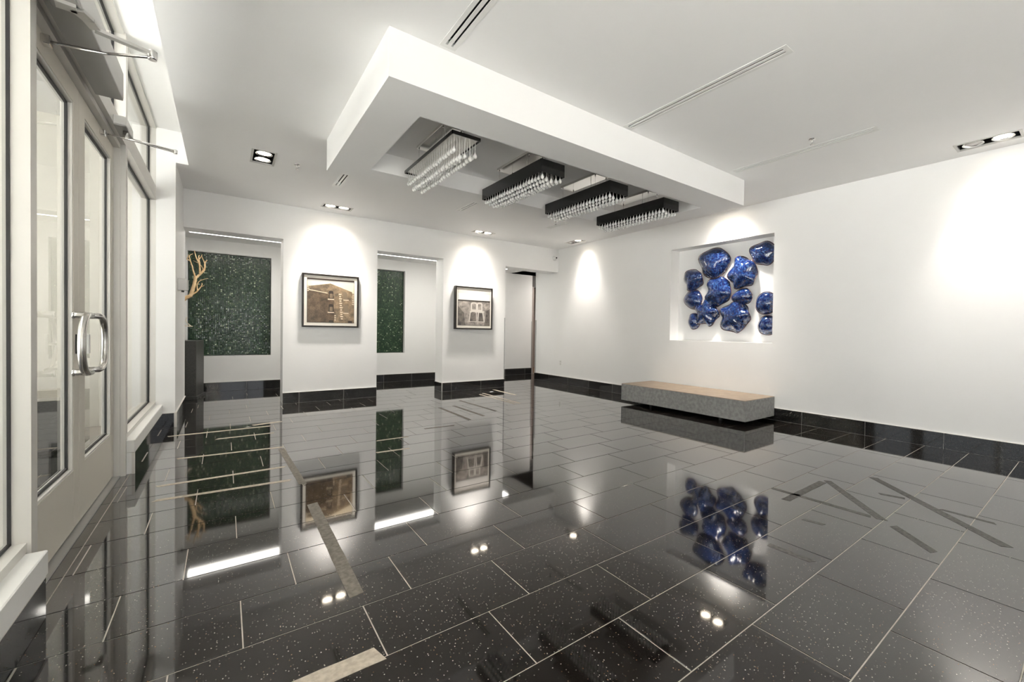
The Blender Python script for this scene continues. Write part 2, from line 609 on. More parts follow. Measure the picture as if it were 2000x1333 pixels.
tag(wl.build('wall_left', WALL), 'white pier and low curbs of the glazed entrance wall', kind='structure')

w5 = empty('window_5_added', (-.66, -1.15, .3), 'unseen side window added left of the viewpoint for daylight', None, None, 'structure')  # unseen opening added to light the room from the left
MB().box(-.70, -.62, -2.6, -2.54, .3, 3.2).box(-.70, -.62, .24, .3, .3, 3.2).box(-.70, -.62, -1.18, -1.12, .3, 3.2).box(-.70, -.62, -2.6, .3, .3, .36).box(-.70, -.62, -2.6, .3, 3.14, 3.2).build('frame', ALU, w5)
# entrance porch behind the glass
vp = MB()
for _a, _b, _c, _d in cells(0, 7.2, 0, 3.4, [(.2, 1.6, .1, 2.8), (1.7, 3.1, .1, 2.8), (3.2, 4.4, .1, 2.8)]):  # unseen openings, sized so bounced daylight reaches the lobby ceiling
    vp.box(-3.3, -3.2, _a, _b, _c, _d)
vp.box(-3.3, -.8, 7.0, 7.1, 0, 3.4).box(-3.3, -.75, -.1, 0, 0, 3.4)
tag(vp.build('wall_porch', CREAM), 'cream walls of the entrance porch beyond the glass', kind='structure')
tag(MB().box(-3.3, -.70, 0, 7.1, 3.40, 3.45).build('ceiling_porch', CEIL), 'white ceiling of the entrance porch', kind='structure')
pl = empty('porch_fill_light', (-2.1, 3.6, 3.4), 'unseen panel light added to brighten the porch beyond the doors', 'light')  # added fill light, out of view in the porch
MB().cbox(-2.5, -1.7, 2.3, 4.9, 3.36, 3.4, .006).build('body', WHITEM, pl)
MB().box(-2.47, -1.73, 2.33, 4.87, 3.352, 3.36).build('diffuser', mat('porch_fill_glow', (1, 1, 1), .4, emit=(1.0, 0.95, 0.86), estr=3.0), pl)
blk = empty('stone_block', (-1.25, 6.0, 0), 'dark stone block standing in the porch beyond the doors', 'block')
MB().cbox(-1.75, -1.16, 5.7, 6.5, 0.03, 0.47, .004).build('body', PED, blk)
MB().cbox(-1.76, -1.15, 5.69, 6.51, 0.47, 0.50, .004).build('top_slab', noise_mat('block_top', (.45, .43, .38), (.55, .52, .46), 20, rough=.5), blk)
MB().box(-1.71, -1.20, 5.74, 6.46, 0, 0.03).build('plinth', BLACK, blk)


def sill(y0, y1, w):
    MB().cbox(-0.66, -0.545, y0, y1, 0.166, 0.262, 0.004).build('window_sill', WHITEM, w)


# far sidelight
w2 = empty('window_2', (-0.65, 5.5, .25), 'tall sidelight between the doors and the white pier', None, None, 'structure')
XB = -0.72
m = MB()
m.box(XB, XI - .011, 6.5, 6.56, .25, ZTOP)                       # jamb
m.box(XB, XI - .011, 4.64, 6.5, .262, .299)                      # bottom rail
m.box(XB, XI - .011, 4.64, 6.5, 2.538, 2.69)                     # transom bar
m.box(XB, XI - .011, 2.0, 6.5, 3.325, ZTOP)                      # head
m.build('frame', ALU, w2)
gx0, gx1 = -0.668, -0.655
g = MB()
for z0, z1 in ((.299, 2.538), (2.69, 3.325)):
    g.box(gx0, gx1, 6.486, 6.5, z0, z1).box(gx0, gx1, 4.65, 4.664, z0, z1)
    g.box(gx0, gx1, 4.65, 6.5, z0, z0 + .012).box(gx0, gx1, 4.65, 6.5, z1 - .012, z1)
g.build('gasket', GASKET, w2)
for z0, z1 in ((.299, 2.538), (2.69, 3.325)):
    MB().box(-0.676, -0.667, 4.65, 6.5, z0, z1).build('pane', GLASS, w2)
sill(4.615, 6.5, w2)
# near sidelight
w1 = empty('window_1', (-0.65, 1.6, .25), 'near sidelight at the left edge, left of the doors', None, None, 'structure')
m = MB()
m.box(XB, XI - .011, 0.6, 2.56, .262, .299).box(XB, XI - .011, 0.6, 2.56, 2.538, 2.69).box(XB, XI - .011, .6, 2.0, 3.325, ZTOP).box(XB, XI - .011, .6, .66, .25, ZTOP)
m.build('frame', ALU, w1)
g = MB()
for z0, z1 in ((.299, 2.538), (2.69, 3.325)):
    g.box(-.651, -.642, 2.553, 2.56, z0, z1).box(-.651, -.642, .66, 2.56, z0, z0 + .01).box(-.651, -.642, .66, 2.56, z1 - .01, z1)
g.build('gasket', GASKET, w1)
for z0, z1 in ((.299, 2.538), (2.69, 3.325)):
    MB().box(-0.660, -0.651, .66, 2.56, z0, z1).build('pane', GLASS, w1)
sill(.6, 2.545, w1)
# transom over the doors, mullions and door frame
w3 = empty('window_3', (-0.65, 3.6, 2.5), 'transom light and frame above the double doors', None, None, 'structure')
m = MB()
m.box(XB, XI, 2.56, 2.63, 0, ZTOP)
m.box(XB, XI, 4.58, 4.655, 0, ZTOP)
m.box(XB, XI, 2.63, 4.58, 2.505, 2.62)
m.box(XB, XI - .03, 2.63, 4.58, 2.472, 2.505)
m.box(XB, XI - .03, 4.57, 4.58, 0, 2.505).box(XB, XI - .03, 2.63, 2.64, 0, 2.505)
m.build('frame', ALU, w3)
g = MB()
g.box(gx0, gx1, 4.566, 4.58, 2.62, 3.325).box(gx0, gx1, 2.63, 2.644, 2.62, 3.325).box(gx0, gx1, 2.63, 4.58, 2.62, 2.632).box(gx0, gx1, 2.63, 4.58, 3.313, 3.325)
g.build('gasket', GASKET, w3)
MB().box(-0.676, -0.667, 2.63, 4.58, 2.62, 3.325).build('pane', GLASS, w3)
MB().box(-0.74, -0.62, 2.63, 4.58, 0, .008).build('threshold', GREYM, w3)


def door(name, y0, y1, gy0, gy1, label, pull_y, bulge):
    d = empty(name, (-0.68, (y0 + y1) / 2, 0), label, None, None, 'structure')
    xo = -0.703
    gz0, gz1 = 0.34, 2.365
    MB().cbox(xo, XD, y0, gy0, .018, 2.466, .002).build('stile', ALU_D, d)
    MB().cbox(xo, XD, gy1, y1, .018, 2.466, .002).build('stile', ALU_D, d)
    MB().box(xo, XD - .0005, gy0, gy1, gz1, 2.466).build('top_rail', ALU_D, d)
    MB().box(xo, XD - .0005, gy0, gy1, .018, gz0).build('bottom_rail', ALU_D, d)
    st = .012
    m = MB()
    m.box(xo, XD - .004, gy0, gy0 + st, gz0, gz1).box(xo, XD - .004, gy1 - st, gy1, gz0, gz1)
    m.box(xo, XD - .004, gy0 + st, gy1 - st, gz0, gz0 + st).box(xo, XD - .004, gy0 + st, gy1 - st, gz1 - st, gz1)
    m.build('glazing_bead', ALU, d)
    m = MB()
    a, b, c, e = gy0 + st, gy1 - st, gz0 + st, gz1 - st
    t = .012
    m.box(-.686, -.676, a, a + t, c, e).box(-.686, -.676, b - t, b, c, e).box(-.686, -.676, a, b, c, c + t).box(-.686, -.676, a, b, e - t, e)
    m.build('gasket', GASKET, d)
    MB().box(-.694, -.686, a, b, c, e).build('pane', GLASS, d)
    # bowed tubular pull
    xh = -0.587
    z0, z1 = .885, 1.20
    pts = []
    for i in range(4):
        pts.append((XD + (xh - XD) * i / 3.6, pull_y, z1))
    N = 18
    for i in range(N + 1):
        t = i / N
        z = z1 - .006 + (z0 + .006 - z1 + .006) * t
        s = math.sin(math.pi * t) ** 0.55
        pts.append((xh, pull_y + bulge * s, z1 + (z0 - z1) * (0.5 - 0.5 * math.cos(math.pi * t))))
    for i in range(4):
        pts.append((xh + (XD - xh) * (i + .6) / 3.6, pull_y, z0))
    MB().tube(pts, .017, 12).build('pull_handle', BRUSHED, d)
    for z in (z0, z1):
        MB().lathe([(.02, XD), (.02, XD + .006), (.015, XD + .010)], (0, pull_y, z), 14, 'x').build('handle_rose', CHROME, d)
    return d


d1 = door('door_1', 2.645, 3.598, 2.76, 3.497, 'near leaf of the glazed double doors', 3.47, -0.19)
d2 = door('door_2', 3.602, 4.565, 3.732, 4.478, 'far leaf of the glazed double doors', 3.66, 0.17)
MB().cbox(XD, XD + .006, 3.525, 3.575, .985, 1.095, .002).build('lock_plate', BLACK, d1)
MB().tube([(XD + .006, 3.55, 1.04), (XD + .04, 3.55, 1.04)], .008).cbox(XD + .04, XD + .052, 3.53, 3.56, .985, 1.095, .003).build('lock_paddle', WHITEM, d1)

# ------------------------------------------------------------------ skirting tiles
bb_cache = {}


def skirting(name, label, axis, fixed, joints, side):
    """axis 'x': runs along x at y=fixed, facing side*-y ; axis 'y': runs along y at x=fixed"""
    o = empty(name, (fixed, joints[0], 0) if axis == 'y' else (joints[0], fixed, 0), label, None, None, 'structure')
    for a, b in zip(joints, joints[1:]):
        g = .0012
        f0, f1 = sorted((fixed, fixed + side * BBT))
        m = MB()
        if axis == 'x':
            m.cbox(a + g, b - g, f0, f1, 0.001, BBH, .0012)
        else:
            m.cbox(f0, f1, a + g, b - g, 0.001, BBH, .0012)
        m.build('skirting_tile', BASE, o)
    m = MB()
    f0, f1 = sorted((fixed, fixed + side * (BBT - .002)))
    g0, g1 = sorted((fixed, fixed + side * (BBT + .001)))
    if axis == 'x':
        m.box(joints[0], joints[-1], f0, f1, 0, BBH - .001).box(joints[0], joints[-1], g0, g1, BBH, BBH + .005)
    else:
        m.box(f0, f1, joints[0], joints[-1], 0, BBH - .001).box(g0, g1, joints[0], joints[-1], BBH, BBH + .005)
    m.build('grout_line', mat('white_edge_trim', (.72, .70, .66), .6), o)


skirting('baseboard_pillar_1', 'black tile skirting of the pillar with the sepia picture', 'x', YB, [P1[0], .909, 1.536, P1[1]], -1)
skirting('baseboard_pillar_2', 'black tile skirting of the pillar with the grey picture', 'x', YB, [P2[0], 3.393, 4.013, P2[1]], -1)
skirting('baseboard_pillar_side', 'black tile skirting on the left side of the second pillar', 'y', P2[0], [YB, YB2], -1)
skirting('baseboard_corridor', 'black tile skirting along the corridor wall', 'x', YK, [-1.5, -.9, -.29, .32, .93, 1.53, 2.13, 2.735, 3.07 + .27, 3.95, 4.56, 5.17, 5.78, 6.39, 6.6], -1)
skirting('baseboard_right', 'black tile skirting along the right wall', 'y', XR, [-.33 - .69, -.33, .36, 1.047, 1.739, 2.432, 3.12, 3.80, 4.49, 5.18, 5.865, 6.551, 7.216, 7.91, 8.5], -1)
skirting('baseboard_pier', 'black tile skirting on the face of the white pier', 'x', 6.5, [-.558, -.44], -1)
skirting('baseboard_pier_side', 'black tile skirting along the side of the white pier', 'y', -.44, [6.49, 7.1, 7.71, YB2], 1)
skirting('baseboard_sidelight_far', 'black tile skirting below the far sidelight', 'y', -.56, [4.625, 5.25, 5.87, 6.488], 1)
skirting('baseboard_sidelight_near', 'black tile skirting below the near sidelight', 'y', -.56, [.6, 1.25, 1.9, 2.53], 1)
mm = mat('white_edge_trim')
tr = MB()
tr.box(-.449, -.424, 6.485, 6.49, 0, BBH + .004)
tr.box(-.562, -.545, 4.612, 4.625, 0, BBH + .004)
tag(tr.build('trim_1', mm), 'white edge strips on the skirting corners', kind='structure')

# grey corner guards
for nm, (x, y, dx, dy), lab in (('corner_guard', (P2[1], YB, 1, 1), 'grey corner guard on the right edge of the second pillar'),
                                ('corner_guard', (6.60, YK, 1, 1), 'grey corner guard at the corridor wall end by the taupe doorway')):
    t = .003
    m = MB()
    m.prism([(x + t, y - t), (x + t, y + .05), (x, y + .05), (x, y), (x - .018, y), (x - .018, y - t)], BBH + .006, 1.42)
    tag(m.build(nm, mat('grey_plastic', (.42, .42, .42), .4)), lab, 'corner guard')

_m = MB().box(XR - .003, XR, 8.45, 8.503, BBH + .006, 1.42).box(XR - .003, XR + .05, 8.5, 8.503, BBH + .006, 1.42)
tag(_m.build('corner_guard', mat('grey_plastic')), 'grey corner guard on the end of the long right wall', 'corner guard')

# ------------------------------------------------------------------ corridor strip light
ll = empty('strip_light', (2.3, 8.41, ZK), 'long glowing strip light hidden behind the pillar wall', 'strip light')
MB().cbox(-.44, 5.13, 8.28, 8.54, 2.571, ZK - .002, .004).build('housing', WHITEM, ll)
MB().box(-.42, 5.11, 8.30, 8.52, 2.563, 2.571).build('diffuser', LEDM, ll)

cl = empty('corridor_fill_lamp', (7.35, 9.05, ZK), 'unseen round lamp added to brighten the right end of the corridor', 'ceiling lamp')  # added fill lamp, out of view, lifts the corridor's right end
MB().lathe([(.17, ZK - .001), (.17, ZK - .03), (.155, ZK - .034)], (7.35, 9.05, 0), 28).build('rim', WHITEM, cl)
MB().lathe([(.15, ZK - .034), (.13, ZK - .06), (.07, ZK - .075), (.01, ZK - .078)], (7.35, 9.05, 0), 28).build('diffuser', mat('corridor_fill_glow', (1, 1, 1), .4, emit=(1.0, .93, .85), estr=62.0), cl)

# ------------------------------------------------------------------ downlights
def spot(loc, target, w, size, parent, blend=1.0):
    ld = bpy.data.lights.new('lamp_beam', 'SPOT')
    ld.energy = w
    ld.color = (1.0, 0.93, 0.85)
    ld.spot_size = math.radians(size)
    ld.spot_blend = blend
    ld.shadow_soft_size = .05
    o = bpy.data.objects.new('lamp_beam', ld)
    COL.objects.link(o)
    o.location = loc
    d = Vector(target) - Vector(loc)
    o.rotation_euler = d.to_track_quat('-Z', 'Y').to_euler()
    o.parent = parent
    o.matrix_parent_inverse = Matrix.Translation(-parent.location)


def downlight(k, label, tdir, lit=(1, 1), pw=1.0):
    x0, x1, y0, y1 = DL[k]
    cx, cy = (x0 + x1) / 2, (y0 + y1) / 2
    o = empty('downlight', (cx, cy, ZC), label, 'downlight', 'twin recessed downlights')
    w = .016
    m = MB()
    m.box(x0 - .004, x1 + .004, y0 - .004, y0 + w, ZC - .004, ZC + .01).box(x0 - .004, x1 + .004, y1 - w, y1 + .004, ZC - .004, ZC + .01)
    m.box(x0 - .004, x0 + w, y0 + w, y1 - w, ZC - .004, ZC + .01).box(x1 - w, x1 + .004, y0 + w, y1 - w, ZC - .004, ZC + .01)
    m.build('trim', mat('downlight_trim', (.55, .54, .52), .4), o)
    m = MB()
    t = .004
    h = .16
    m.box(x0 + w, x0 + w + t, y0 + w, y1 - w, ZC + .01, ZC + h).box(x1 - w - t, x1 - w, y0 + w, y1 - w, ZC + .01, ZC + h)
    m.box(x0 + w, x1 - w, y0 + w, y0 + w + t, ZC + .01, ZC + h).box(x0 + w, x1 - w, y1 - w - t, y1 - w, ZC + .01, ZC + h)
    m.box(x0, x1, y0, y1, ZC + h, ZC + h + t)
    m.build('housing', DARK, o)
    alongx = (x1 - x0) > (y1 - y0)
    for i, s in enumerate((-1, 1)):
        px = cx + (s * (x1 - x0) * .225 if alongx else 0)
        py = cy + (0 if alongx else s * (y1 - y0) * .225)
        R = .078
        lp = MB()
        lp.lathe([(R * .42, ZC + .067), (R * .6, ZC + .052), (R * .85, ZC + .027), (R, ZC + .002), (R * .97, ZC + .002), (R * .8, ZC + .027), (R * .5, ZC + .052)], (px, py, 0), 20)
        lo = lp.build('lamp', REFL, o)
        if lit[i]:
            b = MB().lathe([(.002, ZC + .006), (R * .78, ZC + .010), (R * .80, ZC + .018), (.002, ZC + .022)], (px, py, 0), 18).build('bulb', BULB)
            b.parent = lo
            b.matrix_parent_inverse = Matrix.Identity(4)
            spot((px, py, ZC - .004), (px + tdir[0], py + tdir[1], ZC - 1.0), SPOT_W * .5 * pw, 115, o)
            spot((px, py, ZC - .006), (px + tdir[0] * .85, py + tdir[1] * .85, ZC - 1.0), SPOT_W * 2.0 * pw, 74, o)
        else:
            b = MB().lathe([(.002, ZC + .006), (R * .78, ZC + .010), (R * .80, ZC + .018), (.002, ZC + .022)], (px, py, 0), 18).build('bulb', mat('unlit_lamp', (.55, .54, .52), .2))
            b.parent = lo
            b.matrix_parent_inverse = Matrix.Identity(4)
    return o


downlight('A', 'twin downlight in the ceiling between the doors and the soffit', (.05, -.1), pw=.35)
downlight('B', 'twin downlight above the sepia picture of the gabled building', (0, .19))
downlight('C', 'twin downlight above the grey picture with the two arched windows', (0, .19))
downlight('D', 'twin downlight in the far corner with one lamp out', (.20, 0), (1, 0))
downlight('E', 'twin downlight at the right edge with its far lamp out', (.20, 0), (1, 0))
downlight('F', 'twin downlight above the wall niche, hidden by the soffit', (.20, 0))

# ------------------------------------------------------------------ slot diffusers
dl_lab = ['slot diffuser cut by the top edge, in front of the soffit', 'long slot diffuser in the ceiling middle, right of the soffit',
          'slot diffuser nearest the right wall, beside a sprinkler', 'slot diffuser behind the left end of the soffit',
          'slot diffuser behind the soffit, between the two pillars', 'slot diffuser behind the soffit, near the far right corner']
for (x0, x1, y0, y1), lab in zip(DIFF, dl_lab):
    o = empty('slot_diffuser', ((x0 + x1) / 2, (y0 + y1) / 2, ZC), lab, 'air vent', 'linear slot diffusers in the ceiling')
    m = MB()
    e = .032
    m.box(x0, x0 + .028, y0, y1, ZC - .003, ZC + .004).box(x1 - .028, x1, y0, y1, ZC - .003, ZC + .004)
    m.box(x0 + .028, x1 - .028, y0, y0 + e, ZC - .003, ZC + .004).box(x0 + .028, x1 - .028, y1 - e, y1, ZC - .003, ZC + .004)
    m.build('frame', WHITEM, o)
    c = (x0 + x1) / 2
    MB().box(c - .011, c + .011, y0 + e, y1 - e, ZC - .003, ZC + .003).build('centre_blade', WHITEM, o)
    for s in (-1, 1):
        MB().box(c + s * .020 - .002, c + s * .020 + .002, y0 + e, y1 - e, ZC + .016, ZC + .03).build('vane', GASKET, o)
    MB().box(x0 + .013, x1 - .013, y0 + .031, y1 - .031, ZC + .05, ZC + .055).box(x0 + .013, x0 + .016, y0 + .031, y1 - .031, ZC + .004, ZC + .05).box(x1 - .016, x1 - .013, y0 + .031, y1 - .031, ZC + .004, ZC + .05).build('plenum', DARK, o)

# ------------------------------------------------------------------ sprinklers
for (x, y, lab) in ((.641, 5.67, 'small ceiling sprinkler beside the left twin downlight'), (4.34, 1.757, 'ceiling sprinkler beside the right-hand slot diffuser'),
                    (4.366, 5.72, 'ceiling sprinkler behind the soffit near the far corner')):
    o = empty('sprinkler', (x, y, ZC), lab, 'sprinkler', 'ceiling sprinkler heads')
    MB().lathe([(.032, ZC), (.032, ZC - .003), (.024, ZC - .009), (.012, ZC - .010)], (x, y, 0), 20).build('escutcheon', CHROME, o)
    m = MB().lathe([(.009, ZC - .008), (.009, ZC - .022), (.006, ZC - .024)], (x, y, 0), 10)
    for s in (-1, 1):
        m.tube([(x + s * .006, y, ZC - .02), (x + s * .011, y, ZC - .034), (x, y, ZC - .048)], .002, 6)
    m.build('body', CHROME, o)
    m = MB().lathe([(.004, ZC - .047), (.017, ZC - .049), (.017, ZC - .051), (.004, ZC - .052)], (x, y, 0), 12)
    for i in range(12):
        t = i * math.pi / 6
        m.box(x + .016 * math.cos(t) - .002, x + .016 * math.cos(t) + .002, y + .016 * math.sin(t) - .002, y + .016 * math.sin(t) + .002, ZC - .053, ZC - .049)
    m.build('deflector', CHROME, o)

# ------------------------------------------------------------------ chandeliers
drop_prof = [(.0018, .0), (.0022, -.028), (.0035, -.036), (.0075, -.047), (.0118, -.060), (.0128, -.068), (.0105, -.077), (.0055, -.083), (.0015, -.085)]
drop_prof = [(r * (1.35 if r > .006 else 1.0), h) for r, h in drop_prof]
drop_me = MB().lathe(drop_prof, seg=8).mesh('crystal_drop', CRYSTAL)
CH_LAB = ['chandelier without its black skirt, crystal strands bare, nearest the doors', 'second chandelier from the doors, black skirted box with crystals',
          'third chandelier from the doors, black skirted box with crystals', 'chandelier nearest the right wall, black skirted box with crystals']
CHX = [(1.395, 1.640), (2.245, 2.515), (3.105, 3.375), (3.965, 4.245)]
CY0, CY1 = 3.17, 4.29
ZF = 2.71
for i, (x0, x1) in enumerate(CHX):
    cx, cy = (x0 + x1) / 2, (CY0 + CY1) / 2
    o = empty('chandelier', (cx, cy, 2.6), CH_LAB[i], 'chandelier', 'row of four crystal chandeliers')
    bare = i == 0
    t = .006
    if bare:
        z0, z1 = ZF - .028, ZF
        m = MB().box(x0, x0 + t, CY0, CY1, z0, z1).box(x1 - t, x1, CY0, CY1, z0, z1).box(x0, x1, CY0, CY0 + t, z0, z1).box(x0, x1, CY1 - t, CY1, z0, z1)
        m.build('frame', BLACK, o)
    else:
        for (a, b, c, d) in ((x0, x0 + t, CY0, CY1), (x1 - t, x1, CY0, CY1), (x0 + t, x1 - t, CY0, CY0 + t), (x0 + t, x1 - t, CY1 - t, CY1)):
            MB().cbox(a, b, c, d, ZF - .117, ZF, .0015).build('skirt_panel', BLACK, o)
    MB().box(x0 + t, x1 - t, CY0 + t, CY1 - t, ZF - .02, ZF - .014).build('mounting_plate', BRUSHED if bare else BLACK, o)
    nx, ny = 5, 22
    strands = MB()
    for a in range(nx):
        for b in range(ny):
            px = x0 + .032 + (x1 - x0 - .064) * a / (nx - 1)
            py = CY0 + .032 + (CY1 - CY0 - .064) * b / (ny - 1)
            edge = min(a, nx - 1 - a)
            ln_ = .066 + .012 * edge + rng.uniform(-.003, .003)
            if bare:
                ln_ = .055 + .03 * (edge == 1) + .012 * edge + rng.uniform(-.006, .006)
            dr = link('crystal_drop', drop_me, o, (px - cx, py - cy, ZF - .02 - ln_ - 2.6))
            dr.rotation_euler = (rng.uniform(-.05, .05), rng.uniform(-.05, .05), rng.uniform(0, 3))
            strands.tube([(px, py, ZF - .02), (px, py, ZF - .02 - ln_)], .0022 if bare else .0012, 5)
    if bare:
        strands.build('strand_rods', CRYSTAL, o)
    else:
        strands.build('strand_wires', CHROME, o)
    # ceiling canopy and hanging wires
    m = MB()
    ca, cb, cc, cd_ = cx - .095, cx + .095, cy - .30, cy + .31
    m.cbox(ca, cb, cc, cd_, ZREC - .028, ZREC, .002)
    m.build('canopy', CHROME, o)
    m = MB()
    for sx in (-1, 1):
        for sy in (-1, 1):
            px, py = cx + sx * .08, cy + sy * .28
            m = MB().tube([(px, py, ZREC - .02), (px, py, ZF - .018)], .0011, 5)
            m.lathe([(.004, ZREC - .045), (.006, ZREC - .04), (.006, ZREC - .028)], (px, py, 0), 8)
            m.build('hanging_wire', CHROME, o)
    MB().tube([(cx, cy - .12, ZREC - .03), (cx + .01, cy - .11, ZREC - .07), (cx - .005, cy - .12, ZREC - .12), (cx, cy - .13, ZF - .018)], .0035, 8).build('power_cord', mat('clear_cord', (.5, .5, .48), .3), o)

# ------------------------------------------------------------------ framed pictures
SEPIA_SKY = noise_mat('print_sky_sepia', (0.82, 0.68, 0.48), (0.88, 0.76, 0.58), 3, rough=.3)


def brick_mat(name, c1, c2, mortar, scale, dark=None):
    m = mat(name, c1, .3)
    nt, ns, ln, b = nodes(m)
    tc = ns.new('ShaderNodeTexCoord')
    mp = ns.new('ShaderNodeMapping')
    mp.inputs['Rotation'].default_value = (math.radians(90), 0, 0)
    ln.new(tc.outputs['Object'], mp.inputs['Vector'])
    br = ns.new('ShaderNodeTexBrick')
    br.inputs['Color1'].default_value = (*c1, 1)
    br.inputs['Color2'].default_value = (*c2, 1)
    br.inputs['Mortar'].default_value = (*mortar, 1)
    br.inputs['Scale'].default_value = scale
    br.inputs['Mortar Size'].default_value = .03
    ln.new(mp.outputs[0], br.inputs['Vector'])
    n = ns.new('ShaderNodeTexNoise')
    n.inputs['Scale'].default_value = 14
    ln.new(tc.outputs['Object'], n.inputs['Vector'])
    rp = ramp(nt, [(0.3, (.45, .45, .45)), (0.7, (1.25, 1.2, 1.15))])
    ln.new(n.outputs['Fac'], rp.inputs['Fac'])
    mx = ns.new('ShaderNodeMix')
    mx.data_type = 'RGBA'
    mx.blend_type = 'MULTIPLY'
    mx.inputs[0].default_value = 1
    ln.new(br.outputs['Color'], mx.inputs[6])
    ln.new(rp.outputs['Color'], mx.inputs[7])
    ln.new(mx.outputs[2], b.inputs['Base Color'])
    b.inputs['Coat Weight'].default_value = .6
    return m


def picture(x0, x1, z0, z1, label, depth, mat_w, draw, mats):
    o = empty('framed_picture', ((x0 + x1) / 2, YB, z0), label, 'picture', 'framed pictures on the pillars')
    yf = YB - depth
    fw = .026
    for (a, b, c, d) in ((x0, x1, z0, z0 + fw), (x0, x1, z1 - fw, z1), (x0, x0 + fw, z0 + fw, z1 - fw), (x1 - fw, x1, z0 + fw, z1 - fw)):
        MB().cbox(a, b, yf, YB - .003, c, d, .002).build('frame_side', noise_mat('black_wood_frame', (.010, .008, .006), (.022, .016, .012), 30, rough=.3), o)
    MB().box(x0 + fw, x1 - fw, yf + .014, YB - .003, z0 + fw, z1 - fw).build('mount_board', mat('cream_mount_board', (.78, .74, .66), .6), o)
    a, b, c, d = x0 + fw + mat_w[0], x1 - fw - mat_w[0], z0 + fw + mat_w[1], z1 - fw - mat_w[2]
    MB().box(a - .004, b + .004, yf + .0125, yf + .0138, c - .004, d + .004).build('print_border', mat('print_border_line', (.06, .05, .04), .5), o)
    m = MB()
    lay = [0]

    def P(pts, mi):
        lay[0] += 1
        y = yf + .0122 - lay[0] * .00009
        q = [(a + (b - a) * u, y, c + (d - c) * w) for u, w in pts]
        m.poly(q, mi)
    draw(P)
    m.build('print', mats, o)


def rect(u0, u1, w0, w1):
    return [(u0, w0), (u1, w0), (u1, w1), (u0, w1)]


def arch(u0, u1, w0, w1, s=.25, tilt=0):
    h = w1 - w0
    return [(u0, w0), (u1, w0), (u1 + tilt, w1 - h * .1), (u1 - (u1 - u0) * s + tilt, w1), (u0 + (u1 - u0) * s + tilt, w1), (u0 + tilt, w1 - h * .1)]


BR1 = brick_mat('print_brick_sepia', (.26, .185, .115), (.42, .32, .205), (.10, .07, .045), 46)
BR2 = brick_mat('print_brick_shade', (.12, .08, .05), (.22, .155, .095), (.05, .035, .02), 46)
PALE = mat('print_pale_stone', (.72, .60, .44), .4)
PDARK = mat('print_dark_window_and_reflection', (.035, .025, .018), .3)
PGREY = mat('print_window_grey', (.20, .15, .10), .3)


def draw1(P):
    P(rect(0, 1, 0, 1), 0)
    P(rect(0, 1, .965, 1), 4)  # dark band paints a reflection on the picture glass
    P(rect(0, 1, .935, .965), 6)  # grey band, part of the same painted reflection
    P([(0, 0), (1, 0), (1, .69), (.95, .735), (.48, .905), (.03, .815), (0, .80)], 1)
    P([(0, 0), (.56, 0), (.56, .62), (.34, .675), (.32, .69), (0, .72)], 2)
    P([(.03, .745), (.42, .685), (.42, .67), (.03, .725)], 3)
    for w in (.55, .245):
        P(arch(.445, .545, w, w + .185), 4)
        P(rect(.425, .56, w - .022, w), 3)
        P(arch(.465, .53, w + .02, w + .12), 5)
    for w, t in ((.545, -.02), (.235, -.025)):
        P(arch(.775 + (.01 if w < .3 else -.01), .86 + (.02 if w < .3 else 0), w, w + .18, .25, t), 5)
        P(rect(.76, .88, w - .018, w), 3)
    P(arch(.45, .55, -.0, .055, .25), 4)
    P(arch(.87, .96, -.0, .05, .25), 4)
    for i in range(12):
        w = .08 + i * .052
        du = .012 if i % 2 else 0
        P(rect(.71 - i * .004 - du * .6, .752 - i * .004 + du, w, w + .026), 3)
    for i in range(8):
        w = .43 + i * .045
        P(rect(.955 + .006 * (i % 2), 1.0, w, w + .02), 3)
    for i in range(4):
        P(rect(0, .03 + .012 * (i % 2), .70 + i * .04, .72 + i * .04), 3)
    for i in range(3):
        P(rect(.57, .60, .05 + .05 * i, .075 + .05 * i), 3)


picture(.935, 1.743, 1.165, 1.996, 'framed sepia photograph of a gabled brick building on the left pillar', .050, (.045, .05, .045), draw1,
        [SEPIA_SKY, BR1, BR2, PALE, PDARK, PGREY, mat('print_reflection_band', (.38, .38, .36), .3)])
BG1 = brick_mat('print_brick_grey', (.36, .33, .30), (.52, .48, .44), (.20, .185, .17), 52)
BG2 = brick_mat('print_brick_greyshade', (.16, .145, .13), (.28, .255, .23), (.08, .072, .065), 52)
GSKY = noise_mat('print_sky_grey', (.70, .67, .63), (.76, .73, .69), 3, rough=.3)
GP = mat('print_white_stone_and_reflection', (.60, .56, .51), .4)
GD = mat('print_roof_dark', (.05, .045, .04), .3)


def draw2(P):
    P(rect(0, 1, 0, 1), 0)
    P(rect(0, 1, .91, 1), 2)  # top band paints the reflection on this picture's glass
    P(rect(0, 1, 0, .70), 1)
    P(rect(0, 1, .685, .725), 4)
    P([(0, 0), (.22, 0), (.18, .35), (0, .55)], 3)
    P([(.82, 0), (1, 0), (1, .5), (.88, .42)], 3)
    for (u0, u1) in ((.41, .57), (.60, .74)):
        P(arch(u0 - .02, u1 + .02, .42, .66, .2), 2)
        P(arch(u0 + .02, u1 - .02, .46, .63, .2), 1)
    P(rect(.36, .82, .38, .42), 2)
    P([(.32, .10), (.58, .10), (.575, .40), (.37, .40)], 2)
    P([(.36, .12), (.56, .12), (.555, .36), (.52, .385), (.43, .385), (.39, .36)], 3)
    P([(.60, .10), (.84, .10), (.79, .40), (.62, .40)], 2)
    P([(.63, .12), (.80, .12), (.755, .37), (.65, .37)], 3)


picture(3.425, 4.212, 1.172, 1.988, 'framed grey photograph of a wall with arched windows on the right pillar', .085, (.03, .05, .045), draw2, [GSKY, BG1, GP, BG2, GD])

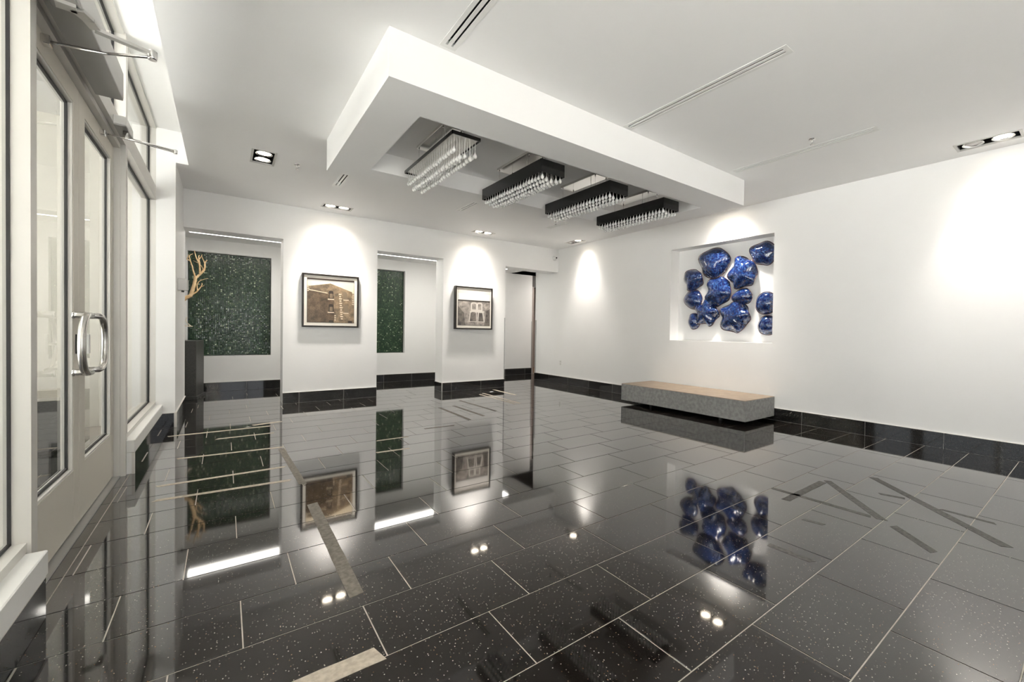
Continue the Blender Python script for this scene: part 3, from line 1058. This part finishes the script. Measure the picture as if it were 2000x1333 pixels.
# ------------------------------------------------------------------ mosaic panels
MOS = mat('green_glass_mosaic', (.03, .09, .04), .22, coat=.35)
nt, ns, ln, b = nodes(MOS)
geo = ns.new('ShaderNodeNewGeometry')
r_ = ramp(nt, [(0, (.014, .045, .022)), (.55, (.028, .075, .036)), (.85, (.055, .115, .055)), (.95, (.11, .18, .09)), (1, (.5, .58, .42))])
ln.new(geo.outputs['Random Per Island'], r_.inputs['Fac'])
ln.new(r_.outputs['Color'], b.inputs['Base Color'])
for i, (x0, x1, z0, z1) in enumerate(NI):
    o = empty('mosaic_panel', ((x0 + x1) / 2, YK + .12, z0), ('green glass mosaic panel behind the branch, in the left opening', 'green glass mosaic panel in the middle opening, half hidden by the left pillar')[i], 'mosaic', 'green mosaic panels in the corridor wall')
    x0 += .004
    x1 -= .004
    z0 += .004
    z1 -= .004
    MB().box(x0, x1, YK + .105, YK + .118, z0, z1).build('backing', mat('mosaic_grout', (.012, .020, .013), .7), o)
    m = MB()
    pt = .0255
    nx, nz = int((x1 - x0) / pt), int((z1 - z0) / pt)
    px, pz = (x1 - x0) / nx, (z1 - z0) / nz
    for a in range(nx):
        for c in range(nz):
            cx, cz = x0 + (a + .5) * px, z0 + (c + .5) * pz
            h = .0095
            tx, tz = rng.gauss(0, .03), rng.gauss(0, .03)
            n = len(m.v)
            for (sx, sz) in ((-1, -1), (1, -1), (1, 1), (-1, 1)):
                m.v.append((cx + sx * h, YK + .0985 + sx * h * tx + sz * h * tz, cz + sz * h))
            for (sx, sz) in ((-1, -1), (1, -1), (1, 1), (-1, 1)):
                m.v.append((cx + sx * (h + .0012), YK + .105, cz + sz * (h + .0012)))
            m.face([n, n + 1, n + 2, n + 3])
            for q in range(4):
                w = (q + 1) % 4
                m.face([n + 4 + q, n + 4 + w, n + w, n + q])
    tag(m.build('tessera', MOS, o), kind='stuff')
    fr = MB().box(x0, x1, YK + .09, YK + .105, z1 - .008, z1).box(x0, x1, YK + .09, YK + .105, z0, z0 + .008).box(x0, x0 + .008, YK + .09, YK + .105, z0, z1).box(x1 - .008, x1, YK + .09, YK + .105, z0, z1)
    fr.build('edge_strip', BLACK, o)

# ------------------------------------------------------------------ pedestal and branch sculpture
ang = math.radians(-8)
pe = empty('pedestal', (-.347, 8.755, 0), 'tall dark grey stone pedestal partly behind the white pier', 'pedestal')
pe.rotation_euler = (0, 0, ang)
for nm, a in (('shaft', (-.42, 0, 0, .55, .05, .92)), ('plinth', (-.445, .018, -.018, .57, 0, .05))):
    mb = MB().cbox(a[0], a[1], a[2], a[3], a[4], a[5], .004)
    link(nm, mb.mesh(nm, PED), pe, (0, 0, 0))
br = empty('branch_sculpture', (-.55, 8.98, .92), 'bare golden driftwood branch rising above the pedestal', 'branch')
Yb = 8.98


def limb(pts, r0, r1, name='limb', m=BARK, wob=.012):
    P = [Vector((x, Yb + y, z)) for x, y, z in pts]
    Q = []
    for i in range(len(P) - 1):
        p0, p1, p2, p3 = P[max(i - 1, 0)], P[i], P[i + 1], P[min(i + 2, len(P) - 1)]
        for s in range(4):
            t = s / 4
            q = .5 * ((2 * p1) + (-p0 + p2) * t + (2 * p0 - 5 * p1 + 4 * p2 - p3) * t * t + (-p0 + 3 * p1 - 3 * p2 + p3) * t ** 3)
            Q.append(q + Vector((rng.uniform(-1, 1), rng.uniform(-1, 1), 0)) * wob * .3)
    Q.append(P[-1])
    n = len(Q)
    MB().tube(Q, [r0 + (r1 - r0) * i / (n - 1) for i in range(n)], 7).build(name, m, br)


limb([(-.60, .0, .92), (-.62, .0, 1.20), (-.58, 0, 1.45), (-.495, 0, 1.587), (-.43, 0, 1.635), (-.403, .0, 1.73), (-.384, 0, 1.821), (-.366, 0, 1.93)], .032, .024, 'trunk')
limb([(-.366, 0, 1.92), (-.316, .02, 1.985), (-.262, .03, 2.06), (-.253, .03, 2.18), (-.225, .02, 2.22)], .020, .006)
limb([(-.253, .03, 2.12), (-.262, .04, 2.19), (-.298, .03, 2.278)], .010, .004)
limb([(-.37, 0, 1.93), (-.40, -.02, 2.06), (-.432, -.03, 2.18), (-.466, -.03, 2.20), (-.45, -.02, 2.28)], .012, .004)
limb([(-.43, -.03, 2.17), (-.441, -.02, 2.261), (-.40, -.02, 2.30)], .009, .004)
limb([(-.316, .02, 1.985), (-.315, .0, 2.10), (-.329, .0, 2.233), (-.325, .0, 2.29)], .015, .005)
limb([(-.32, 0, 2.14), (-.361, -.01, 2.254), (-.386, -.01, 2.356)], .012, .004)
limb([(-.33, 0, 2.22), (-.30, .02, 2.27), (-.29, .02, 2.31)], .008, .003)
limb([(-.44, 0, 1.63), (-.36, .04, 1.70), (-.297, .05, 1.80), (-.29, .05, 1.85)], .014, .005)
limb([(-.35, .04, 1.71), (-.35, .06, 1.82), (-.31, .07, 1.89), (-.214, .08, 1.934)], .009, .003)
limb([(-.29, .05, 1.79), (-.262, .05, 1.815)], .006, .003)
limb([(-.31, .02, 2.0), (-.28, .06, 2.08), (-.33, .06, 2.16), (-.40, .05, 2.20)], .008, .003)
limb([(-.60, .02, 1.05), (-.54, .04, 1.16), (-.488, .04, 1.15), (-.40, .04, 1.145)], .012, .006, 'twig', TWIG)
limb([(-.42, .04, 1.145), (-.48, .04, 1.22), (-.476, .04, 1.29)], .008, .004, 'twig', TWIG)

# ------------------------------------------------------------------ bench
bn = empty('bench', (5.5, 3.82, 0), 'long low grey stone bench with a tan top by the right wall', 'bench')
BX0, BX1, BY0, BY1, BZ0, BZ1 = 5.13, 5.885, 2.775, 4.89, .058, .324
MB().cbox(BX0, BX1, BY0, BY1, BZ0, BZ1 - .006, .004).build('slab', CONC, bn)
MB().cbox(BX0 + .001, BX1 - .001, BY0 + .001, BY1 - .001, BZ1 - .007, BZ1, .003).build('top_face', CONCT, bn)
for x in (BX0 + .12, BX1 - .16):
    for y in (3.17, 4.36):
        MB().cbox(x, x + .04, y, y + .04, 0, BZ0, .002).build('foot', mat('dark_steel_foot', (.05, .05, .05), .4, metal=.5), bn)

# ------------------------------------------------------------------ blue glass wall pieces
BG = mat('cobalt_glass', (.01, .02, .12), .04, coat=1.0)
nt, ns, ln, b = nodes(BG)
tc = ns.new('ShaderNodeTexCoord')
n1 = ns.new('ShaderNodeTexNoise')
n1.inputs['Scale'].default_value = 34
n1.inputs['Detail'].default_value = 7
n1.inputs['Roughness'].default_value = .75
ln.new(tc.outputs['Object'], n1.inputs['Vector'])
rr = ramp(nt, [(.36, (.003, .004, .030)), (.46, (.006, .012, .10)), (.53, (.010, .040, .13)), (.58, (.030, .075, .20)), (.64, (.10, .16, .30)), (.74, (.34, .38, .46))])
ln.new(n1.outputs['Fac'], rr.inputs['Fac'])
ln.new(rr.outputs['Color'], b.inputs['Base Color'])
b.inputs['Transmission Weight'].default_value = .12
b.inputs['Subsurface Weight'].default_value = 0
BGE = mat('amber_glass_rim', (.16, .09, .08), .06, coat=1.0)
BLOBS = [  # y, z, ry, rz, lobes, label
    (3.855, 2.276, .245, .226, (3, .05, 5, .03), 'large rippled blue glass piece at the top left of the niche'),
    (3.382, 2.066, .207, .220, (5, .07, 3, .05), 'wavy five-lobed blue glass piece right of the niche centre'),
    (3.060, 2.315, .185, .162, (2, .06, 5, .05), 'blue glass piece in the top right corner of the niche'),
    (4.231, 2.037, .170, .165, (3, .06, 4, .03), 'blue and amber glass piece at the upper left edge of the niche'),
    (3.776, 1.821, .205, .221, (5, .05, 3, .04), 'large ridged blue glass piece at the niche centre'),
    (3.374, 1.721, .143, .117, (2, .04, 3, .03), 'small dark blue glass piece just right of the niche centre'),
    (4.214, 1.712, .158, .152, (2, .03, 3, .02), 'round blue glass piece at the middle left edge of the niche'),
    (3.969, 1.487, .195, .195, (5, .13, 3, .05), 'starfish-shaped blue glass piece in the lower left of the niche'),
    (3.493, 1.415, .235, .216, (5, .07, 2, .05), 'largest blue glass piece with pale rim at the niche bottom'),
    (3.016, 1.603, .150, .152, (2, .015, 3, .01), 'round blue glass piece at the middle right edge of the niche'),
    (2.990, 1.287, .133, .133, (3, .02, 2, .02), 'small round blue glass piece in the bottom right corner of the niche'),
    (4.196, 1.355, .115, .120, (2, .03, 3, .02), 'smallest blue glass piece in the bottom left corner of the niche')]
XN = XR + ND
for i, (y, z, ry, rz, (l1, a1, l2, a2), lab) in enumerate(BLOBS):
    ry, rz = ry * 1.07, rz * 1.07
    o = empty('glass_wall_piece', (XN, y, z), lab, 'wall art', 'blue glass pieces in the wall niche')
    seg, rings = 40, 9
    p1, p2 = rng.uniform(0, 6.28), rng.uniform(0, 6.28)
    m = MB()
    dep = .055 + .25 * min(ry, rz)
    xb = XN - .045

    def outline(t):
        return 1 + a1 * math.cos(l1 * t + p1) + a2 * math.cos(l2 * t + p2)

    def P_(r, t, back=0):
        k = outline(t) if r > .25 else 1 + (outline(t) - 1) * r * 4
        # convex dome towards the room with a rippled, flaring rim
        rip = min(1.2, a1 / .05) * (.030 * r ** 3 * math.cos(l1 * t + p1 + .7) + .012 * r ** 4 * math.cos((l1 + 3) * t + p2))
        x = xb - dep * (1 - r ** 2.2) ** .8 - rip + back
        return (x - XN, ry * r * k * math.cos(t), rz * r * k * math.sin(t))
    m.v.append((xb - dep - XN, 0, 0))
    for j in range(1, rings + 1):
        for k in range(seg):
            m.v.append(P_(j / rings, 2 * math.pi * k / seg))
    for k in range(seg):
        k2 = (k + 1) % seg
        m.face([0, 1 + k2, 1 + k], 0, True)
        for j in range(rings - 1):
            m.face([1 + j * seg + k, 1 + j * seg + k2, 1 + (j + 1) * seg + k2, 1 + (j + 1) * seg + k], 0, True)
    n0 = len(m.v)
    for k in range(seg):     # thickness at the rim, back surface
        q = P_(1, 2 * math.pi * k / seg)
        m.v.append((q[0] + .008, q[1] * .985, q[2] * .985))
    e0 = 1 + (rings - 1) * seg
    for k in range(seg):
        k2 = (k + 1) % seg
        m.face([e0 + k, e0 + k2, n0 + k2, n0 + k], 0, True)
    n1_ = len(m.v)
    for k in range(seg):
        q = P_(.5, 2 * math.pi * k / seg)
        m.v.append((q[0] + .012, q[1], q[2]))
    for k in range(seg):
        k2 = (k + 1) % seg
        m.face([n0 + k, n0 + k2, n1_ + k2, n1_ + k], 0, True)
    m.face([n1_ + k for k in range(seg)], 0)
    bo = link('glass_body', m.mesh('glass_body', BG), o, (0, 0, 0))
    rim = MB()
    pts = [P_(1, 2 * math.pi * k / seg) for k in range(seg + 1)]
    rim.tube(pts, .004, 6, caps=False)
    link('rim', rim.mesh('rim', BGE), o, (0, 0, 0))
    link('wall_mount', MB().lathe([(.012, 0), (.012, -.05), (.03, -.06)], (0, 0, 0), 12, 'x').mesh('wall_mount', CHROME), o, (0, 0, 0))

# ------------------------------------------------------------------ small wall devices
o = empty('security_camera', (5.80, YB, 2.79), 'small white dome security camera high in the far corner', 'camera')
MB().lathe([(.055, YB), (.055, YB - .02), (.048, YB - .026)], (5.80, 0, 2.79), 20, 'y').build('base_ring', WHITEP, o)
MB().lathe([(.044, YB - .024), (.042, YB - .05), (.030, YB - .068), (.012, YB - .078)], (5.80, 0, 2.79), 18, 'y').build('housing', WHITEP, o)
MB().lathe([(.016, YB - .068), (.016, YB - .086), (.010, YB - .09)], (5.80, 0, 2.785), 12, 'y').build('lens', BLACK, o)
o = empty('wall_outlet', (XR, 7.49, .463), 'white wall socket low on the right wall near the far corner', 'socket')
MB().cbox(XR - .006, XR, 7.455, 7.525, .405, .52, .002).build('plate', WHITEP, o)
for z in (.436, .49):
    MB().cbox(XR - .009, XR - .006, 7.473, 7.507, z - .016, z + .016, .001).build('receptacle', mat('socket_face', (.62, .62, .60), .4), o)
o = empty('entry_panel', (-.44, 6.85, 1.57), 'white boxed panel on the side of the white pier, beside the branch', 'panel')
MB().cbox(-.44, -.352, 6.80, 6.90, 1.575, 1.715, .004).build('body', WHITEP, o)
MB().cbox(-.352, -.346, 6.81, 6.89, 1.585, 1.705, .002).build('cover', mat('panel_cover', (.68, .68, .66), .4), o)
MB().cbox(-.41, -.385, 6.83, 6.86, 1.556, 1.575, .002).build('sensor', BLACK, o)

# ------------------------------------------------------------------ door operator and closer
o = empty('door_operator', (-.53, 2.9, 2.47), 'long grey box of the automatic opener above the near door', 'door opener')
MB().cbox(XI, -.475, 1.95, 3.60, 2.478, 2.632, .004).build('cover', mat('opener_cover', (.62, .61, .59), .4), o)
MB().box(XI + .002, -.477, 1.952, 3.598, 2.472, 2.479).build('base_plate', GREYM, o)
MB().cbox(-.565, -.475, 2.50, 2.70, 2.452, 2.473, .003).build('pivot_cover', GREYM, o)
m = MB()
A = [(-.543, 2.628, 2.445), (-.485, 2.634, 2.445), (-.462, 2.69, 2.445), (-.450, 2.752, 2.440), (-.275, 2.82, 2.44)]
for p, q, w0, w1 in ((A[0], A[1], .026, .024), (A[1], A[2], .024, .020), (A[2], A[3], .020, .018), (A[3], A[4], .016, .012)):
    d = (Vector(q) - Vector(p)).normalized()
    s = Vector((-d.y, d.x, 0))
    P4 = [Vector(p) + s * w0, Vector(q) + s * w1, Vector(q) - s * w1, Vector(p) - s * w0]
    m.prism([(v.x, v.y) for v in P4], p[2] - .007, p[2] + .007)
m.build('drive_arm', mat('satin_arm', (.62, .61, .585), .3, metal=.6), o)
MB().tube([(-.275, 2.82, 2.425), (-.45, 2.93, 2.428), (-.63, 2.985, 2.432)], .007, 8).build('connecting_rod', CHROME, o)
MB().lathe([(.016, 2.412), (.018, 2.42), (.018, 2.452), (.010, 2.458)], (-.275, 2.82, 0), 14).build('elbow_joint', CHROME, o)
MB().cbox(XD, -.625, 2.95, 3.0, 2.41, 2.45, .003).build('door_bracket', CHROME, o)
o = empty('door_closer', (-.55, 4.25, 2.49), 'short grey door closer above the far door', 'door closer')
MB().cbox(XI, -.527, 4.10, 4.37, 2.494, 2.556, .004).build('body', mat('opener_cover'), o)
MB().box(XI + .002, -.529, 4.102, 4.368, 2.488, 2.495).build('base_plate', GREYM, o)
MB().lathe([(.012, 2.43), (.014, 2.44), (.014, 2.49)], (-.545, 4.20, 0), 12).build('spindle', CHROME, o)
MB().tube([(-.545, 4.20, 2.446), (-.42, 4.24, 2.446), (-.291, 4.278, 2.446)], .006, 8).build('main_arm', CHROME, o)
MB().tube([(-.291, 4.278, 2.434), (-.46, 4.20, 2.430), (-.636, 4.125, 2.425)], .005, 8).build('forearm', CHROME, o)
MB().lathe([(.010, 2.424), (.012, 2.43), (.012, 2.452), (.006, 2.456)], (-.291, 4.278, 0), 12).build('elbow_joint', CHROME, o)
MB().cbox(XD, -.628, 4.10, 4.145, 2.405, 2.44, .003).build('door_bracket', CHROME, o)

# ------------------------------------------------------------------ tape strips left on the floor
def tape(p, q, w, label, m=TAPE, h=.0012):
    p, q = Vector((*p, 0)), Vector((*q, 0))
    d = (q - p).normalized()
    s = Vector((-d.y, d.x, 0)) * (w / 2)
    n = max(3, int((q - p).length / .06))
    L, R_ = [], []
    for i in range(n + 1):
        c = p + (q - p) * i / n
        e = .92 + .08 * rng.random()
        j = rng.uniform(-.012, .012) if i in (0, n) else 0
        L.append(tuple((c + s * e + d * j)[:2]))
        R_.append(tuple((c - s * e - d * j)[:2]))
    o = MB().prism(L + R_[::-1], 0.0, h).build('tape_strip', m)
    tag(o, label, 'tape', 'tape strips left on the floor')


tape((.458, 3.18), (.455, 1.97), .062, 'broad grey-beige tape strip running towards the sepia picture pillar', TAPEM)
tape((.08, 1.565), (.44, 1.565), .085, 'broad beige tape strip at the bottom edge of the floor')
tape((-.46, 5.97), (.43, 5.98), .050, 'tape strip across the left floor, farthest of the parallel strips')
tape((-.06, 5.57), (.43, 5.57), .040, 'short tape strip across the left floor, second farthest of the parallel strips')
tape((-.32, 4.92), (.45, 4.86), .040, 'tape strip across the left floor, third farthest of the parallel strips')
tape((-.38, 4.15), (.40, 4.16), .040, 'tape strip across the left floor, second nearest of the parallel strips')
tape((-.36, 3.82), (.40, 3.77), .042, 'tape strip across the left floor, nearest of the parallel strips')
tape((.43, 4.80), (.46, 3.62), .050, 'tape strip joining the ends of the parallel strips, below the left pillar', TAPEM)
tape((.27, 6.13), (.56, 6.20), .060, 'short crumpled tape piece on the floor before the left opening')
tape((1.24, 4.60), (1.56, 4.60), .035, 'thin tape strip on the floor below the middle mosaic, farther one')
tape((1.12, 4.16), (1.42, 4.14), .040, 'thin tape strip on the floor below the middle mosaic, nearer one')
tape((2.52, 6.08), (2.50, 5.03), .045, 'tape strip before the right pillar, nearest the middle opening', TAPEM)
tape((2.76, 6.11), (2.77, 5.16), .045, 'tape strip before the right pillar, second of the row', TAPEM)
tape((3.05, 6.52), (3.08, 5.37), .045, 'tape strip before the right pillar, third of the row', TAPEM)
tape((3.64, 6.96), (3.64, 5.75), .040, 'tape strip before the right pillar, fourth of the row')
tape((3.76, 7.06), (3.73, 5.76), .040, 'tape strip before the right pillar, fifth of the row')
tape((4.16, 7.36), (4.15, 6.55), .050, 'tape strip before the right pillar, nearest the far doorway')
tape((1.84, 4.86), (2.20, 4.84), .035, 'short tape strip left of the row before the right pillar', TAPEM)
tape((4.19, 1.17), (3.42, .33), .060, 'long dark tape strip on the right floor towards the right edge', TAPED)
tape((3.10, 1.37), (3.73, 1.37), .055, 'dark tape strip on the right floor parallel to the picture wall', TAPED)
tape((3.79, 1.36), (3.27, .86), .055, 'dark tape strip on the right floor meeting the parallel one at a corner', TAPED)
tape((3.80, 1.02), (3.84, .88), .035, 'thin smudged tape scrap right of the dark tape corner', TAPED)
tape((3.26, 1.54), (3.27, .92), .040, 'thin dark tape strip left of the tape corner', TAPED)
tape((3.22, .79), (3.01, .56), .050, 'short pale-ended tape piece right of the niche reflection', TAPED)
tape((2.365, 1.13), (2.37, .91), .040, 'short pale tape piece over the lower niche reflection', TAPED)
tape((2.87, 1.16), (2.89, 1.05), .030, 'tiny pale tape scrap right of the niche reflection', TAPED)
tape((3.80, .68), (3.79, .42), .030, 'short smudged tape strip beside the long dark one', TAPED)
